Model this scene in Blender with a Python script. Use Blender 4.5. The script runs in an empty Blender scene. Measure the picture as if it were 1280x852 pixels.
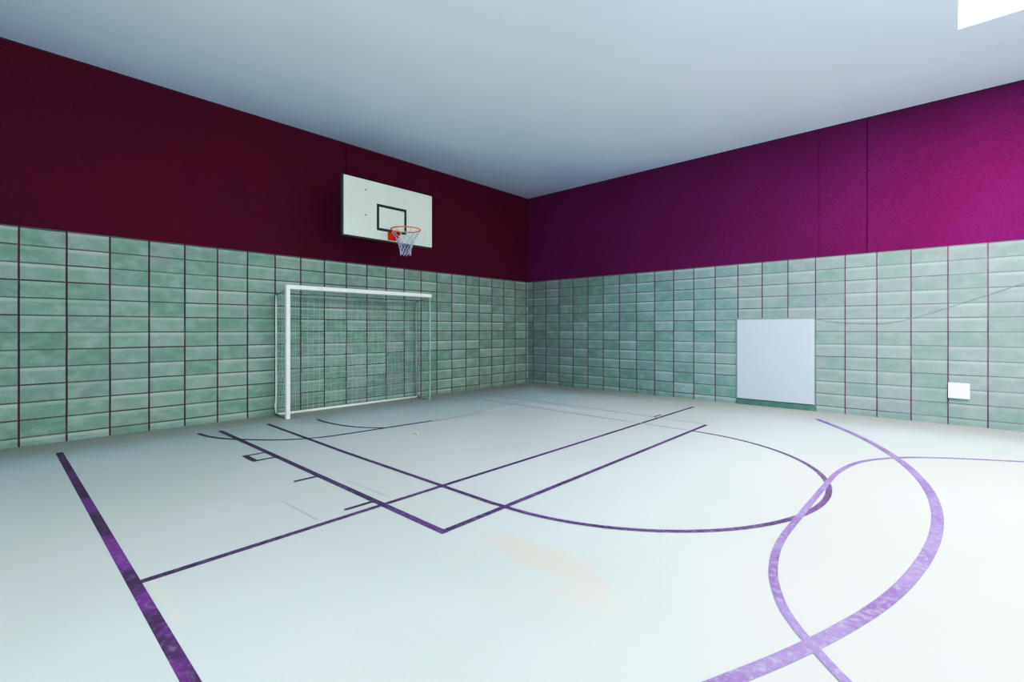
import bpy, bmesh, math, random
from mathutils import Vector
random.seed(7)
S = bpy.context.scene
COL = S.collection
PI = math.pi
H = 4.585          # ceiling height
TH = 2.51          # top of the blockwork
CX, CY = 7.81, -9.12

# ------------------------------------------------------------------ helpers
def link(name, bm, mat, parent=None, smooth=False):
    me = bpy.data.meshes.new(name)
    bmesh.ops.recalc_face_normals(bm, faces=bm.faces)
    bm.to_mesh(me); bm.free()
    if smooth:
        for p in me.polygons: p.use_smooth = True
    if mat: me.materials.append(mat)
    o = bpy.data.objects.new(name, me)
    COL.objects.link(o)
    if parent is not None: o.parent = parent
    return o

def tag(o, label, cat, group=None, kind=None):
    o['label'] = label; o['category'] = cat
    if group: o['group'] = group
    if kind: o['kind'] = kind
    return o

def struct(o, label=None):
    o['kind'] = 'structure'
    if label: o['label'] = label
    return o

def empty(name, loc):
    o = bpy.data.objects.new(name, None); COL.objects.link(o)
    o.location = loc; o.empty_display_size = .1
    return o

def box(bm, lo, hi, bevel=0.0):
    x0, y0, z0 = lo; x1, y1, z1 = hi
    vs = [bm.verts.new(p) for p in ((x0,y0,z0),(x1,y0,z0),(x1,y1,z0),(x0,y1,z0),
                                    (x0,y0,z1),(x1,y0,z1),(x1,y1,z1),(x0,y1,z1))]
    fs = [bm.faces.new([vs[i] for i in f]) for f in
          ((3,2,1,0),(4,5,6,7),(0,1,5,4),(1,2,6,5),(2,3,7,6),(3,0,4,7))]
    if bevel:
        es = list({e for f in fs for e in f.edges})
        bmesh.ops.bevel(bm, geom=es, offset=bevel, segments=2, affect='EDGES', profile=.5)

def tube(bm, pts, r, n=8, closed=False, caps=True):
    pts = [Vector(p) for p in pts]
    m = len(pts); rings = []
    for i, p in enumerate(pts):
        if closed: t = pts[(i+1) % m] - pts[i-1]
        else: t = pts[min(i+1, m-1)] - pts[max(i-1, 0)]
        t.normalize()
        up = Vector((0,0,1)) if abs(t.z) < .9 else Vector((1,0,0))
        a = t.cross(up).normalized(); b = t.cross(a)
        rr = r[i] if isinstance(r, (list, tuple)) else r
        rings.append([bm.verts.new(p + a*math.cos(2*PI*k/n)*rr + b*math.sin(2*PI*k/n)*rr) for k in range(n)])
    for i in range(m if closed else m-1):
        A, B = rings[i], rings[(i+1) % m]
        for k in range(n):
            bm.faces.new((A[k], A[(k+1) % n], B[(k+1) % n], B[k]))
    if caps and not closed:
        bm.faces.new(rings[0]); bm.faces.new(rings[-1][::-1])

def catmull(P, n=12):
    P = [Vector((p[0], p[1], 0)) for p in P]
    P = [P[0]*2-P[1]] + P + [P[-1]*2-P[-2]]
    out = []
    for i in range(1, len(P)-2):
        p0, p1, p2, p3 = P[i-1:i+3]
        for k in range(n):
            t = k/n
            out.append(.5*((2*p1)+(p2-p0)*t+(2*p0-5*p1+4*p2-p3)*t*t+(3*p1-p0-3*p2+p3)*t**3))
    out.append(P[-2])
    return out

_lz = [0.0010]
def ribbon(name, pts, w, mat, closed=False, parent=None):
    """a painted stripe: a flat strip of width w following pts on the floor"""
    z = _lz[0]; _lz[0] += 0.00025
    bm = bmesh.new(); P = [Vector((p[0], p[1], 0)) for p in pts]; m = len(P)
    L, R = [], []
    for i in range(m):
        a = (P[i]-P[i-1]).normalized() if i else (P[1]-P[0]).normalized()
        b = (P[i+1]-P[i]).normalized() if i < m-1 else a
        t = (a+b).normalized(); k = 1/max(.3, t.dot(a))
        nrm = Vector((-t.y, t.x, 0))*(w/2*k)
        L.append(bm.verts.new((P[i].x+nrm.x, P[i].y+nrm.y, z)))
        R.append(bm.verts.new((P[i].x-nrm.x, P[i].y-nrm.y, z)))
    for i in range(m-1):
        bm.faces.new((R[i], R[i+1], L[i+1], L[i]))
    bmesh.ops.recalc_face_normals(bm, faces=bm.faces)
    o = link(name, bm, mat, parent)
    if o.data.polygons[0].normal.z < 0: o.data.flip_normals()
    return o

# ------------------------------------------------------------------ materials
class NT:
    def __init__(s, name):
        s.m = bpy.data.materials.new(name); s.m.use_nodes = True
        s.t = s.m.node_tree; s.n = s.t.nodes; s.l = s.t.links
        s.b = s.n['Principled BSDF']
        s._pos = None
    def new(s, ty, **k):
        n = s.n.new(ty)
        for a, v in k.items(): setattr(n, a, v)
        return n
    def con(s, a, b): s.l.new(a, b)
    def set(s, inp, v):
        if hasattr(v, 'is_output') or isinstance(v, bpy.types.NodeSocket): s.l.new(v, inp)
        else: inp.default_value = v
    def pos(s):
        if s._pos is None:
            g = s.new('ShaderNodeNewGeometry'); q = s.new('ShaderNodeSeparateXYZ')
            s.con(g.outputs['Position'], q.inputs[0]); s._pos = (g.outputs['Position'], q.outputs)
        return s._pos
    def math(s, op, a, b=None, c=None, clamp=False):
        n = s.new('ShaderNodeMath', operation=op); n.use_clamp = clamp
        s.set(n.inputs[0], a)
        if b is not None: s.set(n.inputs[1], b)
        if c is not None: s.set(n.inputs[2], c)
        return n.outputs[0]
    def comb(s, x, y, z):
        n = s.new('ShaderNodeCombineXYZ')
        for i, v in enumerate((x, y, z)): s.set(n.inputs[i], v)
        return n.outputs[0]
    def noise(s, vec, scale, detail=3, rough=.5):
        n = s.new('ShaderNodeTexNoise'); s.set(n.inputs['Vector'], vec)
        n.inputs['Scale'].default_value = scale; n.inputs['Detail'].default_value = detail
        n.inputs['Roughness'].default_value = rough
        return n.outputs['Fac']
    def smooth(s, v, a, b, lo=0, hi=1):
        n = s.new('ShaderNodeMapRange', interpolation_type='SMOOTHSTEP')
        s.set(n.inputs['Value'], v)
        n.inputs['From Min'].default_value = a; n.inputs['From Max'].default_value = b
        n.inputs['To Min'].default_value = lo; n.inputs['To Max'].default_value = hi
        return n.outputs[0]
    def mix(s, f, a, b, blend='MIX'):
        n = s.new('ShaderNodeMix', data_type='RGBA', blend_type=blend)
        s.set(n.inputs[0], f)
        for i, v in ((6, a), (7, b)):
            if isinstance(v, tuple): v = (*v, 1) if len(v) == 3 else v
            s.set(n.inputs[i], v)
        return n.outputs[2]
    def bump(s, h, strength, dist):
        n = s.new('ShaderNodeBump'); s.set(n.inputs['Height'], h)
        n.inputs['Strength'].default_value = strength; n.inputs['Distance'].default_value = dist
        s.con(n.outputs[0], s.b.inputs['Normal'])
    def out(s, col, rough=.7, metal=0, spec=.3):
        s.set(s.b.inputs['Base Color'], (*col, 1) if isinstance(col, tuple) else col)
        s.set(s.b.inputs['Roughness'], rough)
        s.b.inputs['Metallic'].default_value = metal
        s.b.inputs['Specular IOR Level'].default_value = spec
        return s.m

def simple(name, col, rough=.5, metal=0, var=.08, spec=.4, scale=9):
    t = NT(name); p, _ = t.pos()
    n = t.noise(p, scale, 4)
    c = t.mix(t.smooth(n, .3, .7), tuple(v*(1-var) for v in col), tuple(min(1, v*(1+var)) for v in col))
    return t.out(c, rough, metal, spec)

def block_material(name, axis, u0, tint, jc1, jc2):
    t = NT(name); p, xyz = t.pos()
    U = xyz[axis]; Z = xyz[2]
    wob = t.math('MULTIPLY', t.math('SUBTRACT', t.noise(p, 2.3, 2), .5), .006)
    u = t.math('DIVIDE', t.math('SUBTRACT', t.math('ADD', U, wob), u0), .4)
    v = t.math('DIVIDE', t.math('ADD', t.math('ADD', Z, wob), .1), .2)
    iu = t.math('FLOOR', u); iv = t.math('FLOOR', v)
    fu = t.math('FRACT', u); fv = t.math('FRACT', v)
    du = t.math('MULTIPLY', t.math('MINIMUM', fu, t.math('SUBTRACT', 1, fu)), .4)
    dv = t.math('MULTIPLY', t.math('MINIMUM', fv, t.math('SUBTRACT', 1, fv)), .2)
    wn = t.new('ShaderNodeTexWhiteNoise', noise_dimensions='2D')
    t.con(t.comb(iu, iv, 0), wn.inputs['Vector'])
    r = wn.outputs['Value']
    wn2 = t.new('ShaderNodeTexWhiteNoise', noise_dimensions='3D')
    t.con(t.comb(iu, iv, 5.0), wn2.inputs['Vector']); r2 = wn2.outputs['Value']
    # horizontally streaked noise inside each block, offset per block
    vec = t.comb(t.math('ADD', t.math('MULTIPLY', U, 3.4), t.math('MULTIPLY', r, 40)),
                 t.math('MULTIPLY', r2, 17), t.math('MULTIPLY', Z, 5))
    n1 = t.noise(vec, 1.6, 5, .6)
    n2 = t.noise(p, 1.1, 3)
    n3 = t.noise(p, 55, 2)
    base = t.mix(t.smooth(r, 0, 1), (.175, .245, .212), (.235, .295, .268))
    base = t.mix(t.math('MULTIPLY', t.smooth(r2, .7, 1), .55), base, (.225, .265, .26))
    base = t.mix(t.math('MULTIPLY', t.smooth(n1, .36, .76), .42), base, (.35, .41, .39))
    base = t.mix(t.math('MULTIPLY', t.smooth(n2, .5, .8), .30), base, (.13, .23, .17))
    n4 = t.noise(t.comb(U, 3.3, Z), 2.6, 3)
    base = t.mix(t.math('MULTIPLY', t.smooth(n4, .52, .70), .32), base, (.27, .265, .30))
    base = t.mix(t.math('MULTIPLY', t.smooth(n4, .46, .32), .22), base, (.15, .26, .19))
    base = t.mix(t.math('MULTIPLY', t.smooth(n3, .3, .7), .16), base, (.10, .16, .14))
    # pale rim along the upper edge of each block
    rim = t.math('MULTIPLY', t.smooth(fv, .70, .86), t.smooth(fv, .93, .97, 1, 0))
    base = t.mix(t.math('MULTIPLY', rim, t.math('MULTIPLY', r, .34)), base, (.46, .54, .52))
    # joints
    jn = t.noise(p, 3.5, 3)
    mv = t.math('MULTIPLY', t.smooth(du, .005, .012, 1, 0), t.smooth(jn, .25, .45, .75, 1))
    wn3 = t.new('ShaderNodeTexWhiteNoise', noise_dimensions='2D')
    t.con(t.comb(iu, t.math('ROUND', v), 0), wn3.inputs['Vector'])
    mh = t.math('MULTIPLY', t.smooth(dv, .0035, .0095, 1, 0),
                t.math('ADD', t.math('MULTIPLY', wn3.outputs['Value'], .45), .5))
    j = t.math('MAXIMUM', mv, mh)
    base = t.mix(1.0, base, tint, 'MULTIPLY')
    jc = t.mix(t.smooth(t.noise(p, 2.0, 2), .4, .6), jc1, jc2)
    c = t.mix(j, base, jc)
    t.bump(t.math('ADD', t.math('MULTIPLY', j, -1), t.math('MULTIPLY', n3, .12)), .35, .01)
    return t.out(c, .85, 0, .15)

def purple_material(name, axis, seams, c1, c2):
    t = NT(name); p, xyz = t.pos()
    n = t.noise(p, .7, 4); f = t.noise(p, 90, 2)
    c = t.mix(t.smooth(n, .2, .8), c1, c2)
    c = t.mix(t.math('MULTIPLY', t.smooth(f, .35, .65), .35), c, tuple(v*.5 for v in c1))
    U = xyz[axis]
    for s, a in seams:
        d = t.math('ABSOLUTE', t.math('SUBTRACT', U, s))
        c = t.mix(t.math('MULTIPLY', t.smooth(d, .004, .012, 1, 0), a), c, (.03, .002, .02))
    t.bump(f, .12, .004)
    return t.out(c, .9, 0, .03)

def floor_material():
    t = NT('floor_concrete'); p, xyz = t.pos()
    X, Y = xyz[0], xyz[1]
    n1 = t.noise(p, .45, 5, .55); n2 = t.noise(p, 2.4, 5, .6); n3 = t.noise(p, 40, 3)
    c = t.mix(t.smooth(n1, .35, .65), (.465, .515, .505), (.505, .55, .56))
    c = t.mix(t.math('MULTIPLY', t.smooth(n2, .52, .75), .30), c, (.50, .49, .45))
    c = t.mix(t.math('MULTIPLY', t.smooth(n3, .4, .7), .10), c, (.42, .44, .43))
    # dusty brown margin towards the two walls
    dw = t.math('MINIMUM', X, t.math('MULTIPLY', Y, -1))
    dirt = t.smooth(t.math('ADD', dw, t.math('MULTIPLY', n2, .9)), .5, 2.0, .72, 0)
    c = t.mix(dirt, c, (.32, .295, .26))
    # ragged tan stain on the bare screed in the middle of the court
    def stain(x, y, rx, ry, amt, col, c):
        dx = t.math('DIVIDE', t.math('SUBTRACT', X, x), rx); dy = t.math('DIVIDE', t.math('SUBTRACT', Y, y), ry)
        d = t.math('SQRT', t.math('ADD', t.math('MULTIPLY', dx, dx), t.math('MULTIPLY', dy, dy)))
        d = t.math('ADD', d, t.math('MULTIPLY', t.math('SUBTRACT', t.noise(p, 5, 5, .65), .5), 2.2))
        return t.mix(t.smooth(d, .45, 1.1, amt, 0), c, col)
    c = stain(6.05, -6.93, .6, .17, .6, (.54, .46, .38), c)
    c = stain(6.45, -7.1, .22, .18, .35, (.56, .50, .42), c)
    c = stain(4.75, -6.9, .35, .2, .2, (.56, .52, .42), c)
    c = stain(4.9, -8.53, .5, .03, .35, (.60, .56, .40), c)
    c = stain(2.9, -2.55, .9, .05, .6, (.66, .69, .70), c)
    c = stain(2.2, -3.3, .12, .5, .5, (.64, .67, .68), c)
    t.bump(n3, .06, .003)
    return t.out(c, t.smooth(n1, .3, .7, .45, .62), 0, .3)

def paint_material(name, c1, c2, worn, floorc=(.62, .66, .66), patch=None):
    t = NT(name); p, _ = t.pos()
    n = t.noise(p, 1.7, 4, .6); f = t.noise(p, 26, 4, .7)
    c = t.mix(t.smooth(n, .42, .58), c1, c2)
    c = t.mix(t.math('MULTIPLY', t.smooth(f, .45, .75), worn), c, floorc)
    return t.out(c, .5, 0, .3)

M = {}
M['block_left'] = block_material('block_left', 1, -8.885, (1.10, 1.05, 1.02), (.055, .035, .06), (.10, .035, .055))
M['block_right'] = block_material('block_right', 0, .17, (1.02, 1.03, 1.09), (.11, .07, .10), (.145, .08, .11))
M['purple_left'] = purple_material('purple_left', 1, [(-4.9, .5)], (.125, .011, .030), (.100, .010, .045))  # same purple paint as the right wall, its light tinted in redder and darker
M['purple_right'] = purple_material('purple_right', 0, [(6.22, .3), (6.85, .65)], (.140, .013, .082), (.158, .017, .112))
M['floor'] = floor_material()
M['ceiling'] = simple('ceiling_paint', (.62, .69, .79), .9, var=.02, spec=.1, scale=1.2)
M['plain'] = simple('plain_wall', (.55, .60, .60), .9, var=.03, spec=.1)
M['trimdark'] = simple('dark_joint', (.05, .012, .035), .8)
M['line'] = paint_material('line_paint', (.072, .040, .092), (.105, .052, .135), .18)
M['line_far'] = paint_material('line_paint_far', (.065, .05, .085), (.10, .065, .13), .2)
M['line_dark'] = paint_material('line_paint_dark', (.06, .04, .075), (.09, .045, .12), .2)
M['line_side'] = paint_material('line_paint_side', (.075, .032, .085), (.17, .05, .20), .15)
M['line_overlit'] = paint_material('line_paint_overlit', (.16, .08, .29), (.22, .13, .36), .32)  # same purple line paint, overexposure put into the colour as lilac
M['line_worn'] = paint_material('line_paint_worn', (.26, .26, .27), (.33, .32, .33), .75)
M['line_ghost'] = paint_material('line_paint_ghost', (.42, .40, .39), (.48, .46, .44), .5)
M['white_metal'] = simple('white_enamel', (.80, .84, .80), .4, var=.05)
M['dull_shaded_metal'] = simple('dull_shaded_enamel', (.30, .38, .35), .6, var=.1)  # dull enamel for the rods; on the far post, white paint darkened as shade
M['rod'] = simple('grey_white_rod', (.62, .65, .65), .5)
M['cord'] = simple('white_cord', (.48, .53, .56), .8)
M['hoop_cord'] = simple('hoop_cord', (.36, .37, .46), .8)
M['board'] = simple('board_laminate', (.54, .62, .54), .45, var=.03, scale=3)
M['black'] = simple('black_paint', (.012, .03, .03), .5)
M['dark_steel'] = simple('dark_steel', (.02, .022, .028), .5, .3)
M['edge'] = simple('board_edge', (.04, .065, .065), .5)
M['red'] = simple('red_enamel', (.70, .022, .012), .4)
M['orange'] = simple('orange_rim', (.66, .12, .045), .45)
M['panel'] = simple('panel_sheet', (.45, .52, .62), .5, var=.02, scale=2)
M['plastic'] = simple('white_plastic', (.86, .86, .93), .4, var=.01)
M['cable'] = simple('grey_cable', (.22, .29, .28), .6)
M['scrap'] = simple('pale_scrap', (.78, .74, .50), .8)
M['alu'] = simple('window_aluminium', (.7, .7, .7), .4, .6)
def emit(name, col, s):
    m = bpy.data.materials.new(name); m.use_nodes = True; b = m.node_tree.nodes['Principled BSDF']
    b.inputs['Base Color'].default_value = (.9, .9, .9, 1)
    b.inputs['Emission Color'].default_value = (*col, 1); b.inputs['Emission Strength'].default_value = s
    return m
M['sky_diffuser'] = emit('skylight_diffuser', (.95, .98, 1), 3.0)

# ------------------------------------------------------------------ room shell
XE, YS = 10.2, -11.6
bm = bmesh.new(); box(bm, (-.25, YS-.25, -.2), (XE+.25, .25, 0))
struct(link('floor', bm, M['floor']), 'pale screed sports floor with dusty brown margins')

SKX0, SKX1, SKY0, SKY1 = 7.86, 9.9, -5.2, -2.01
bm = bmesh.new()
box(bm, (-.25, YS-.25, H), (SKX0, .25, H+.25)); box(bm, (SKX1, YS-.25, H), (XE+.25, .25, H+.25))
box(bm, (SKX0, YS-.25, H), (SKX1, SKY0, H+.25)); box(bm, (SKX0, SKY1, H), (SKX1, .25, H+.25))
struct(link('ceiling', bm, M['ceiling']), 'flat pale blue-grey painted ceiling')

sk = empty('window_1', ((SKX0+SKX1)/2, (SKY0+SKY1)/2, H)); struct(sk, 'bright white rectangular skylight in the ceiling')
def local(o, par):
    o.parent = par; o.matrix_parent_inverse.identity(); o.location = -Vector(par.location); return o
bm = bmesh.new(); box(bm, (SKX0, SKY0, H+.012), (SKX1, SKY1, H+.03))
local(link('diffuser_pane', bm, M['sky_diffuser']), sk)
bm = bmesh.new()
for lo, hi in (((SKX0, SKY0, H+.03), (SKX0+.03, SKY1, H+.2)), ((SKX1-.03, SKY0, H+.03), (SKX1, SKY1, H+.2)),
               ((SKX0+.03, SKY0, H+.03), (SKX1-.03, SKY0+.03, H+.2)), ((SKX0+.03, SKY1-.03, H+.03), (SKX1-.03, SKY1, H+.2))):
    box(bm, lo, hi)
local(link('frame', bm, M['alu']), sk)

# left wall: blockwork below, purple band above, tinted maroon for its light
bm = bmesh.new(); box(bm, (-.25, YS, 0), (0, .0, TH))
wl = struct(link('wall_left', bm, M['block_left']), 'left wall of pale green-grey stacked blocks with dark joints')
bm = bmesh.new(); box(bm, (-.25, YS, TH), (.006, .0, H))
link('painted_band', bm, M['purple_left'], wl)['label'] = 'purple painted upper band, tinted dark maroon for its light'
bm = bmesh.new(); box(bm, (-.25, .0, 0), (XE+.25, .25, TH))
wr = struct(link('wall_right', bm, M['block_right']), 'right wall of pale green-grey stacked blocks with dark joints')
bm = bmesh.new(); box(bm, (-.25, -.006, TH), (XE+.25, .25, H))
link('painted_band', bm, M['purple_right'], wr)['label'] = 'magenta purple painted upper band'
# dark joint line under the ceiling
bm = bmesh.new(); box(bm, (.006, YS, H-.018), (.010, 0, H)); struct(link('trim_1', bm, M['trimdark']), 'dark joint line along top of left wall')
bm = bmesh.new(); box(bm, (.010, -.010, H-.018), (XE, -.006, H)); struct(link('trim_2', bm, M['trimdark']), 'dark joint line along top of right wall')
# walls outside the photograph: two glazed sides that let the daylight in
def glazed(name, wname, axis, c, a0, a1, o0, o1, z0, z1, nm):
    bm = bmesh.new()
    def bx(b, p0, p1, q0, q1, d0=0, d1=.25):
        if axis == 0: box(b, (c+d0, p0, q0), (c+d1, p1, q1))
        else: box(b, (p0, c-d1, q0), (p1, c-d0, q1))
    bx(bm, a0, a1, 0, z0); bx(bm, a0, a1, z1, H); bx(bm, a0, o0, z0, z1); bx(bm, o1, a1, z0, z1)
    struct(link(wname, bm, M['plain']))
    bm = bmesh.new(); n = nm
    for i in range(n+1):
        q = o0+(o1-o0)*i/n; q = min(max(q, o0+.03), o1-.03)
        bx(bm, q-.03, q+.03, z0, z1, .1, .16)
    bx(bm, o0, o1, z0, z0+.06, .1, .16); bx(bm, o0, o1, z1-.06, z1, .1, .16)
    struct(link(name, bm, M['alu']))
glazed('window_2', 'wall_east', 0, XE, YS, 0, -10.6, -4.4, .3, 3.6, 4)
glazed('window_3', 'wall_back', 1, YS, 0, XE, 4.6, 9.6, .9, 4.0, 3)

# ------------------------------------------------------------------ court markings
G = 'painted court lines'
def line(pts, w, mat, label, group=G):
    return tag(ribbon('court_line', pts, w, M[mat]), label, 'court line', group)
line([(.68, -8.60), (10.1, -8.60)], .058, 'line_side', 'wide purple sideline running out from left wall past bottom edge of photo')
line([(.70, -8.57), (.70, -.76)], .035, 'line_ghost', 'faint worn end line parallel to the left wall in front of the goal')
line([(.72, -.76), (10.1, -.76)], .04, 'line_ghost', 'faint worn sideline close along the foot of the right wall')
line([(4.64, -8.58), (4.60, -6.5), (4.53, -.90)], .05, 'line', 'long straight purple line crossing the whole court from the wide sideline')
line([(.72, -7.06), (5.36, -7.09)], .056, 'line', 'straight purple lane edge with short tick marks, nearer the camera')
line([(5.33, -7.06), (5.31, -5.0), (5.28, -2.33)], .052, 'line', 'straight purple free-throw line through the round arc, ending at the lane corner')
line([(5.24, -2.30), (3.6, -2.24), (.75, -2.26)], .035, 'line_worn', 'faded grey far lane edge, on the right wall side')
U = [(.72, -6.46), (3.0, -6.50), (5.2, -6.50)]
for k in range(0, 49):
    a = -PI/2 + PI*k/48
    U.append((5.28+1.80*math.cos(a), -4.68+1.81*math.sin(a)))
line(U, .047, 'line', 'purple line ending in a large half-circle beyond the free-throw line')
line([(5.24, -2.86), (3.4, -2.84), (2.2, -2.80), (1.0, -2.78)], .035, 'line_worn', 'faded grey continuation of the half-circle line toward the left wall')
A = [(.70, -7.30), (1.0, -7.26), (1.3, -7.15), (1.55, -6.98), (1.8, -6.77), (1.98, -6.52), (2.08, -6.25), (2.13, -5.8), (2.18, -5.2), (2.22, -4.75)]
line(catmull(A), .042, 'line_dark', 'thin dark curved goal-area line sweeping round in front of the white goal')
line(catmull([(2.22, -4.73), (2.25, -4.2), (2.2, -3.7), (2.0, -3.2)]), .045, 'line_ghost', 'rubbed-out pale end of the curved goal-area line')
line(catmull([(.88, -5.83), (1.2, -5.84), (1.6, -5.79), (1.9, -5.68), (2.14, -5.50)]), .035, 'line_dark', 'short faint dark arc just in front of the goal mouth')
big = catmull([(6.33, -.80), (6.90, -1.64), (7.38, -2.68), (7.65, -3.65), (7.745, -4.50), (7.72, -5.28), (7.61, -6.0),
               (7.485, -6.44), (7.373, -6.763), (7.27, -7.02), (7.175, -7.23), (7.03, -7.56), (6.80, -8.0)])
for _ in range(60):
    big = [big[0]] + [(big[k-1]+big[k]*2+big[k+1])/4 for k in range(1, len(big)-1)] + [big[-1]]
line(big, .068, 'line_overlit', 'wide purple three-point arc lightened to overlit lilac, outermost large curve at the right')
SC = [(9.4, -1.55), (8.85, -1.80), (8.347, -2.06), (7.79, -2.39), (7.406, -2.717), (7.14, -3.16), (7.03, -3.70), (7.012, -4.25), (7.008, -5.14),
      (7.015, -5.75), (7.08, -6.18), (7.19, -6.49), (7.29, -6.66), (7.373, -6.763), (7.51, -6.917), (7.8, -7.2), (8.3, -7.5)]
line(catmull(SC), .045, 'line_overlit', 'bowed purple line lightened to overlit lilac, curving the opposite way, crossing both arcs')
# lane marks
lm = tag(ribbon('lane_mark', [(2.32, -7.10), (2.32, -7.30)], .03, M['line_dark']), 'small open purple box mark on the lane edge, nearest the goal', 'lane mark', 'painted lane marks')
b2 = ribbon('side_stroke', [(2.60, -7.08), (2.60, -7.30)], .03, M['line_dark'], parent=lm)
b3 = ribbon('thick_stroke', [(2.30, -7.29), (2.62, -7.29)], .05, M['line_dark'], parent=lm)
for x, y0, y1, lb in ((3.56, -7.31, -7.10, 'short purple tick on the lane edge, between box mark and the line crossing'),
                      (4.50, -7.34, -7.10, 'short purple tick on the lane edge beside the line crossing'),
                      (4.47, -2.27, -2.03, 'tiny tick on the far lane edge, toward the right wall')):
    tag(ribbon('lane_mark', [(x, y0), (x, y1)], .035, M['line_dark']), lb, 'lane mark', 'painted lane marks')
tag(ribbon('floor_scratch', [(3.96, -7.57), (4.55, -7.56)], .006, M['line_ghost']), 'thin grey scratch on the floor left of the lane edge', 'scratch', 'scratches on the floor')
tag(ribbon('floor_scratch', [(3.86, -6.98), (4.50, -6.96)], .006, M['line_ghost']), 'thin grey scratch on the floor just inside the lane edge', 'scratch', 'scratches on the floor')

# small pale scrap lying on the floor
bm = bmesh.new()
ps = [(2.66, -5.45), (2.70, -5.42), (2.74, -5.40), (2.79, -5.42), (2.83, -5.45)]
rows = []
for i, (x, y) in enumerate(ps):
    w = (.004, .012, .016, .012, .004)[i]; z = (.004, .012, .018, .011, .004)[i]
    rows.append([bm.verts.new((x-w*.4, y-w, z)), bm.verts.new((x, y, z+.004)), bm.verts.new((x+w*.4, y+w, z-.002))])
for i in range(4):
    for k in range(2): bm.faces.new((rows[i][k], rows[i][k+1], rows[i+1][k+1], rows[i+1][k]))
o = link('paper_scrap', bm, M['scrap']); o.modifiers.new('s', 'SOLIDIFY').thickness = .0015
tag(o, 'tiny curled pale yellow scrap lying on the floor in front of the goal', 'scrap')

# ------------------------------------------------------------------ goal
GY0, GY1, GX, GT = -6.10, -3.46, .50, 2.0
g = empty('handball_goal', (.3, (GY0+GY1)/2, 0))
tag(g, 'white-framed small football goal with thin net against the left wall', 'goal')
def part(name, fn, mat, par, smooth=False):
    bm = bmesh.new(); fn(bm)
    return local(link(name, bm, mat, None, smooth), par)
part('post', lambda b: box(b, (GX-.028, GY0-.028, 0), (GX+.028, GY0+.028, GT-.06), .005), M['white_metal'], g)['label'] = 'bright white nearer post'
part('post', lambda b: box(b, (GX-.018, GY1-.012, 0), (GX+.018, GY1+.012, GT-.06), .004), M['dull_shaded_metal'], g)['label'] = 'white far post coloured dull grey-green for shade'  # white post; its shade is put into the dull colour
part('crossbar', lambda b: box(b, (GX-.028, GY0-.028, GT-.06), (GX+.028, GY1+.03, GT), .005), M['white_metal'], g)
BX = .075
part('rear_upright', lambda b: tube(b, [(BX, GY0, .03), (BX-.012, GY0-.004, .14), (BX, GY0, .30), (BX, GY0, 1.0), (BX, GY0, 1.87)], .013), M['rod'], g, True)
part('rear_upright', lambda b: tube(b, [(BX, GY1, .03), (BX, GY1, 1.87)], .010), M['dull_shaded_metal'], g, True)
part('ground_bar', lambda b: tube(b, [(BX+.04, GY0+.0, .02), (BX+.04, GY1, .02)], .019), M['white_metal'], g, True)['label'] = 'white bar along the floor at the back of the net'
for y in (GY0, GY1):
    part('side_bar', lambda b: tube(b, [(BX, y, .018), (GX, y, .018)], .014), M['dull_shaded_metal'], g, True)
    part('top_strut', lambda b: tube(b, [(BX, y, 1.87), (GX-.03, y, 1.93)], .010), M['dull_shaded_metal'], g, True)

def net(b):
    r = .0017
    W = GY1-GY0; nx = 27; nz = 19
    def back(u, v):      # u across 0..1, v up 0..1
        sag = math.sin(PI*v)
        x = BX+.015+.02*math.sin(u*17+v*5)*sag
        y = GY0+W*u+.012*math.sin(v*9+u*23)*sag
        z = .03+1.84*v - .035*math.sin(PI*u)*v**3 + .012*math.sin(u*31+v*6)*sag
        return (x, y, z)
    for i in range(nx+1): tube(b, [back(i/nx, k/24) for k in range(25)], r, 3, caps=False)
    for j in range(nz+1): tube(b, [back(k/40, j/nz) for k in range(41)], r*(1.8 if j == nz-2 else 1), 3, caps=False)
    def top(u, w):
        p = Vector(back(u, 1)); q = Vector((GX-.02, GY0+W*u, 1.93))
        v = p.lerp(q, w); v.z -= .03*math.sin(PI*w)*(.6+.4*math.sin(u*20)); return v
    for i in range(nx+1): tube(b, [top(i/nx, k/6) for k in range(7)], r, 3, caps=False)
    for j in range(1, 5): tube(b, [top(k/40, j/4) for k in range(41)], r*(2 if j == 4 else 1), 3, caps=False)
    for yy in (GY0, GY1):
        for i in range(1, 5):
            x = BX+(GX-BX)*i/4*.98
            tube(b, [(x+.01*math.sin(k), yy+.012*math.sin(k*1.7+i), .03+(1.84+.06*i/4)*k/20) for k in range(21)], r*(1.5 if i == 4 else 1), 3, caps=False)
        for j in range(1, nz):
            z = .03+1.84*j/nz
            tube(b, [(BX+(GX-BX)*k/6, yy+.01*math.sin(k*2+j), z-.015*math.sin(PI*k/6)) for k in range(7)], r, 3, caps=False)
part('net', net, M['cord'], g)['label'] = 'thin whitish square-mesh net'

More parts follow.
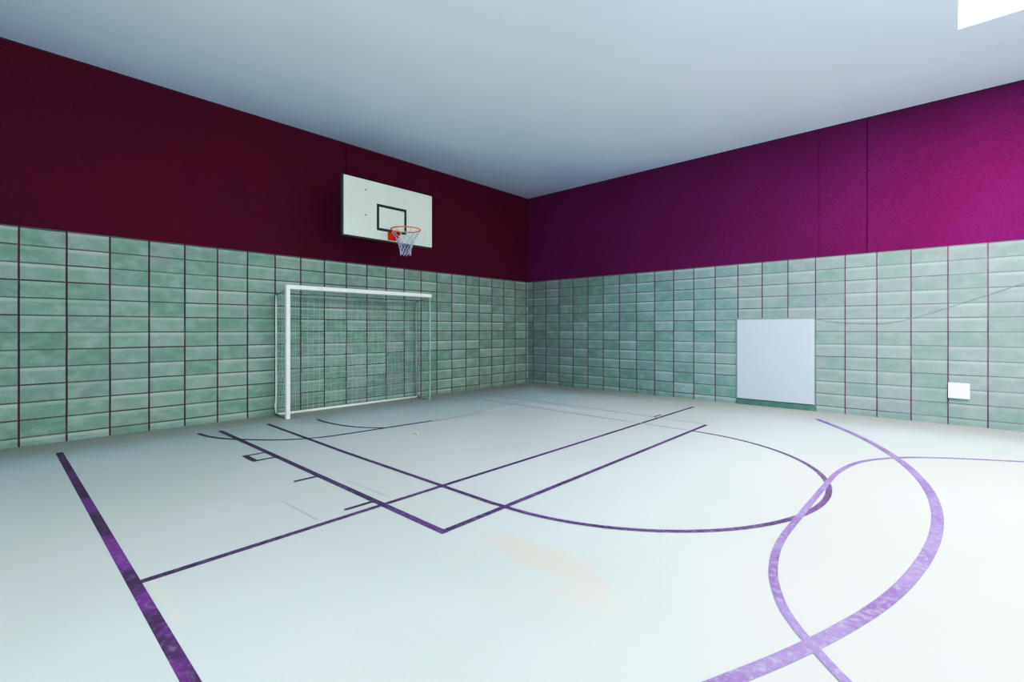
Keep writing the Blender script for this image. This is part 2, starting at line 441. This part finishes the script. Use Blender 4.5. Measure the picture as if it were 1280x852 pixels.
# ------------------------------------------------------------------ basketball hoop
PX, Y0, Y1, Z0, Z1, YC = 1.10, -5.52, -3.87, 2.765, 3.66, -4.69
h = empty('basketball_hoop', (0, YC, 3.2))
tag(h, 'white basketball backboard with orange rim mounted high on the maroon-tinted left wall', 'basketball hoop')
part('backboard', lambda b: box(b, (PX-.03, Y0, Z0), (PX, Y1, Z1), .004), M['board'], h)['label'] = 'plain white rectangular board'
bbo = bpy.data.objects['backboard']
def sub(name, fn, mat, par, smooth=False):
    bm = bmesh.new(); fn(bm); o = link(name, bm, mat, None, smooth)
    o.parent = par; return o     # parent already carries the offset
def frame(b):
    t = .022; x0, x1 = PX-.075, PX-.03
    box(b, (x0, Y0-.014, Z0-.014), (x1, Y1+.014, Z0+t)); box(b, (x0, Y0-.014, Z1-t), (x1, Y1+.014, Z1+.014))
    box(b, (x0, Y0-.014, Z0+t), (x1, Y0+t, Z1-t)); box(b, (x0, Y1-t, Z0+t), (x1, Y1+.014, Z1-t))
    for y in (-5.0, -4.4): box(b, (x0, y-.02, Z0+t), (x1-.001, y+.02, Z1-t))
part('rear_frame', frame, M['edge'], h)['label'] = 'dark metal frame behind the board'
def target(b):
    a0, a1, c0, c1, w = -4.965, -4.405, 2.905, 3.325, .043; x0, x1 = PX+.0005, PX+.002
    box(b, (x0, a0, c0), (x1, a1, c0+w)); box(b, (x0, a0, c1-w), (x1, a1, c1))
    box(b, (x0, a0, c0+w), (x1, a0+w, c1-w)); box(b, (x0, a1-w, c0+w), (x1, a1, c1-w))
sub('target_square', target, M['black'], bbo)['label'] = 'black painted rectangle above the rim'
for z in (3.50, 3.11):
    o = sub('bolt', lambda b: tube(b, [(PX, -5.16, z), (PX+.008, -5.16, z)], .011, 10), M['edge'], bbo)
RZ, RX = 2.90, PX+.385
def bracket(b):
    # back plate and a flared gusset that carries the rim
    box(b, (PX+.002, YC-.075, RZ-.125), (PX+.012, YC+.075, RZ+.02), .003)
    pts = [(PX+.012, RZ+.008), (PX+.17, RZ+.008), (PX+.17, RZ-.02), (PX+.06, RZ-.12), (PX+.012, RZ-.12)]
    for y in (YC-.06, YC+.05):
        A = [b.verts.new((x, y, z)) for x, z in pts]; B = [b.verts.new((x, y+.01, z)) for x, z in pts]
        b.faces.new(A); b.faces.new(B[::-1])
        for i in range(5): b.faces.new((A[i], A[(i+1) % 5], B[(i+1) % 5], B[i]))
    box(b, (PX+.012, YC-.06, RZ), (PX+.17, YC+.06, RZ+.010))
part('bracket', bracket, M['red'], h)['label'] = 'bright red mounting bracket'
rim = part('rim', lambda b: tube(b, [(RX+.225*math.cos(2*PI*k/48), YC+.225*math.sin(2*PI*k/48), RZ) for k in range(48)], .010, 8, closed=True), M['orange'], h, True)
for k in range(12):
    a = 2*PI*(k+.5)/12
    sub('net_hook', lambda b: tube(b, [(RX+.225*math.cos(a), YC+.225*math.sin(a), RZ-.006), (RX+.222*math.cos(a), YC+.222*math.sin(a), RZ-.03), (RX+.205*math.cos(a), YC+.205*math.sin(a), RZ-.03)], .003, 4), M['orange'], rim)
def hoopnet(b):
    N = 12; prof = [(.216, -.03), (.18, -.09), (.14, -.16), (.11, -.23), (.092, -.30), (.084, -.35), (.082, -.40)]
    for s in (-1, 1):
        for k in range(N):
            pts = []
            for i, (r, z) in enumerate(prof):
                a = 2*PI*(k+.5+s*i*.5)/N
                pts.append((RX+r*math.cos(a), YC+r*math.sin(a), RZ+z-.01*math.sin(k*1.9+i)))
            tube(b, pts, .0048, 4)
part('net', hoopnet, M['hoop_cord'], h)['label'] = 'short white cord net hanging from the rim'
for y in (-4.95, -4.35):
    def arm(b):
        box(b, (.012, y-.03, 3.38), (PX-.075, y+.03, 3.44)); 
        tube(b, [(.012, y, 3.06), (PX-.09, y, 3.36)], .018, 8)
        box(b, (.007, y-.05, 3.00), (.012+.006, y+.05, 3.50))
    part('support_arm', arm, M['dark_steel'], h)['label'] = 'dark steel arm to the wall'

# ------------------------------------------------------------------ right wall fittings
p_ = empty('wall_hatch', (5.56, 0, .8))
tag(p_, 'large blank pale blue-white square panel low on the right block wall', 'panel')
part('panel_sheet', lambda b: box(b, (4.965, -.022, .105), (6.155, -.001, 1.505), .003), M['panel'], p_)
def rimf(b):
    box(b, (4.945, -.018, 1.508), (6.165, -.001, 1.530)); box(b, (4.945, -.012, .085), (4.962, -.001, 1.508))
    box(b, (6.158, -.012, .085), (6.170, -.001, 1.508))
part('edge_strip', rimf, M['cable'], p_)['label'] = 'thin dark edging round the panel'
part('recess_shade_strip', lambda b: box(b, (4.95, -.02, .0), (6.18, -.001, .088)), simple('recess_shade_green', (.10, .17, .155), .8), p_)['label'] = 'dark green strip painted for the shaded recess under the panel'  # dark colour stands in for the shade below the panel
bb = empty('junction_box', (7.88, 0, .485))
tag(bb, 'small blank white cover box low on the right block wall', 'junction box')
part('box_body', lambda b: box(b, (7.78, -.03, .385), (7.985, -.001, .585), .004), M['plastic'], bb)
part('cover_plate', lambda b: box(b, (7.772, -.038, .378), (7.992, -.030, .592), .003), M['plastic'], bb)
cp = catmull([(6.17, 1.50), (6.45, 1.455), (6.94, 1.425), (7.2, 1.45), (7.46, 1.525), (8.0, 1.735), (8.5, 1.94), (9.3, 2.28), (9.8, 2.5)], 8)
bm = bmesh.new(); tube(bm, [(p.x, -.010, p.y) for p in cp], .0035, 6)
tag(link('wall_cable', bm, M['cable'], None, True), 'thin slack grey cable sagging across the right block wall above the white box', 'cable')

# ------------------------------------------------------------------ light
def area(name, loc, rot, sx, sy, e, col):
    d = bpy.data.lights.new(name, 'AREA'); d.shape = 'RECTANGLE'; d.size = sx; d.size_y = sy
    d.energy = e; d.color = col
    o = bpy.data.objects.new(name, d); COL.objects.link(o); o.location = loc; o.rotation_euler = rot
    return o
area('window_daylight', (XE-.02, -7.5, 1.95), (0, PI/2, 0), 3.3, 6.2, 200, (.93, .97, 1.0))
area('window_daylight', (7.1, YS+.02, 2.45), (PI/2, 0, 0), 5.0, 3.1, 240, (.86, 1.0, .94))
area('skylight_daylight', ((SKX0+SKX1)/2, (SKY0+SKY1)/2, H-.005), (0, 0, 0), SKX1-SKX0-.1, SKY1-SKY0-.1, 370, (.95, .98, 1.0))
w = bpy.data.worlds.new('World'); S.world = w; w.use_nodes = True
nt = w.node_tree; sky = nt.nodes.new('ShaderNodeTexSky'); sky.sky_type = 'HOSEK_WILKIE'; sky.turbidity = 6
nt.links.new(sky.outputs[0], nt.nodes['Background'].inputs[0]); nt.nodes['Background'].inputs[1].default_value = .3

# ------------------------------------------------------------------ camera
cd = bpy.data.cameras.new('camera'); cam = bpy.data.objects.new('camera', cd); COL.objects.link(cam)
cd.sensor_width = 36; cd.lens = 600/1280*36; cd.shift_y = -15/1280; cd.clip_start = .05
cam.location = (CX, CY, 1.34); cam.rotation_euler = (PI/2, 0, math.radians(42.5))
S.camera = cam
S.view_settings.view_transform = 'Standard'; S.view_settings.look = 'None'
S.view_settings.exposure = 0.0; S.view_settings.gamma = 1.0

vs = S.view_settings; vs.use_curve_mapping = True
cm = vs.curve_mapping; cm.use_clip = False; cm.extend = 'EXTRAPOLATED'
cu = cm.curves[3]
pts = [(0, 0), (.03, .016), (.076, .047), (.127, .094), (.305, .36), (.60, .62), (1.0, .89), (1.35, 1.0)]
cu.points[0].location = pts[0]; cu.points[-1].location = pts[-1]
for q in pts[1:-1]: cu.points.new(*q)
cm.update()
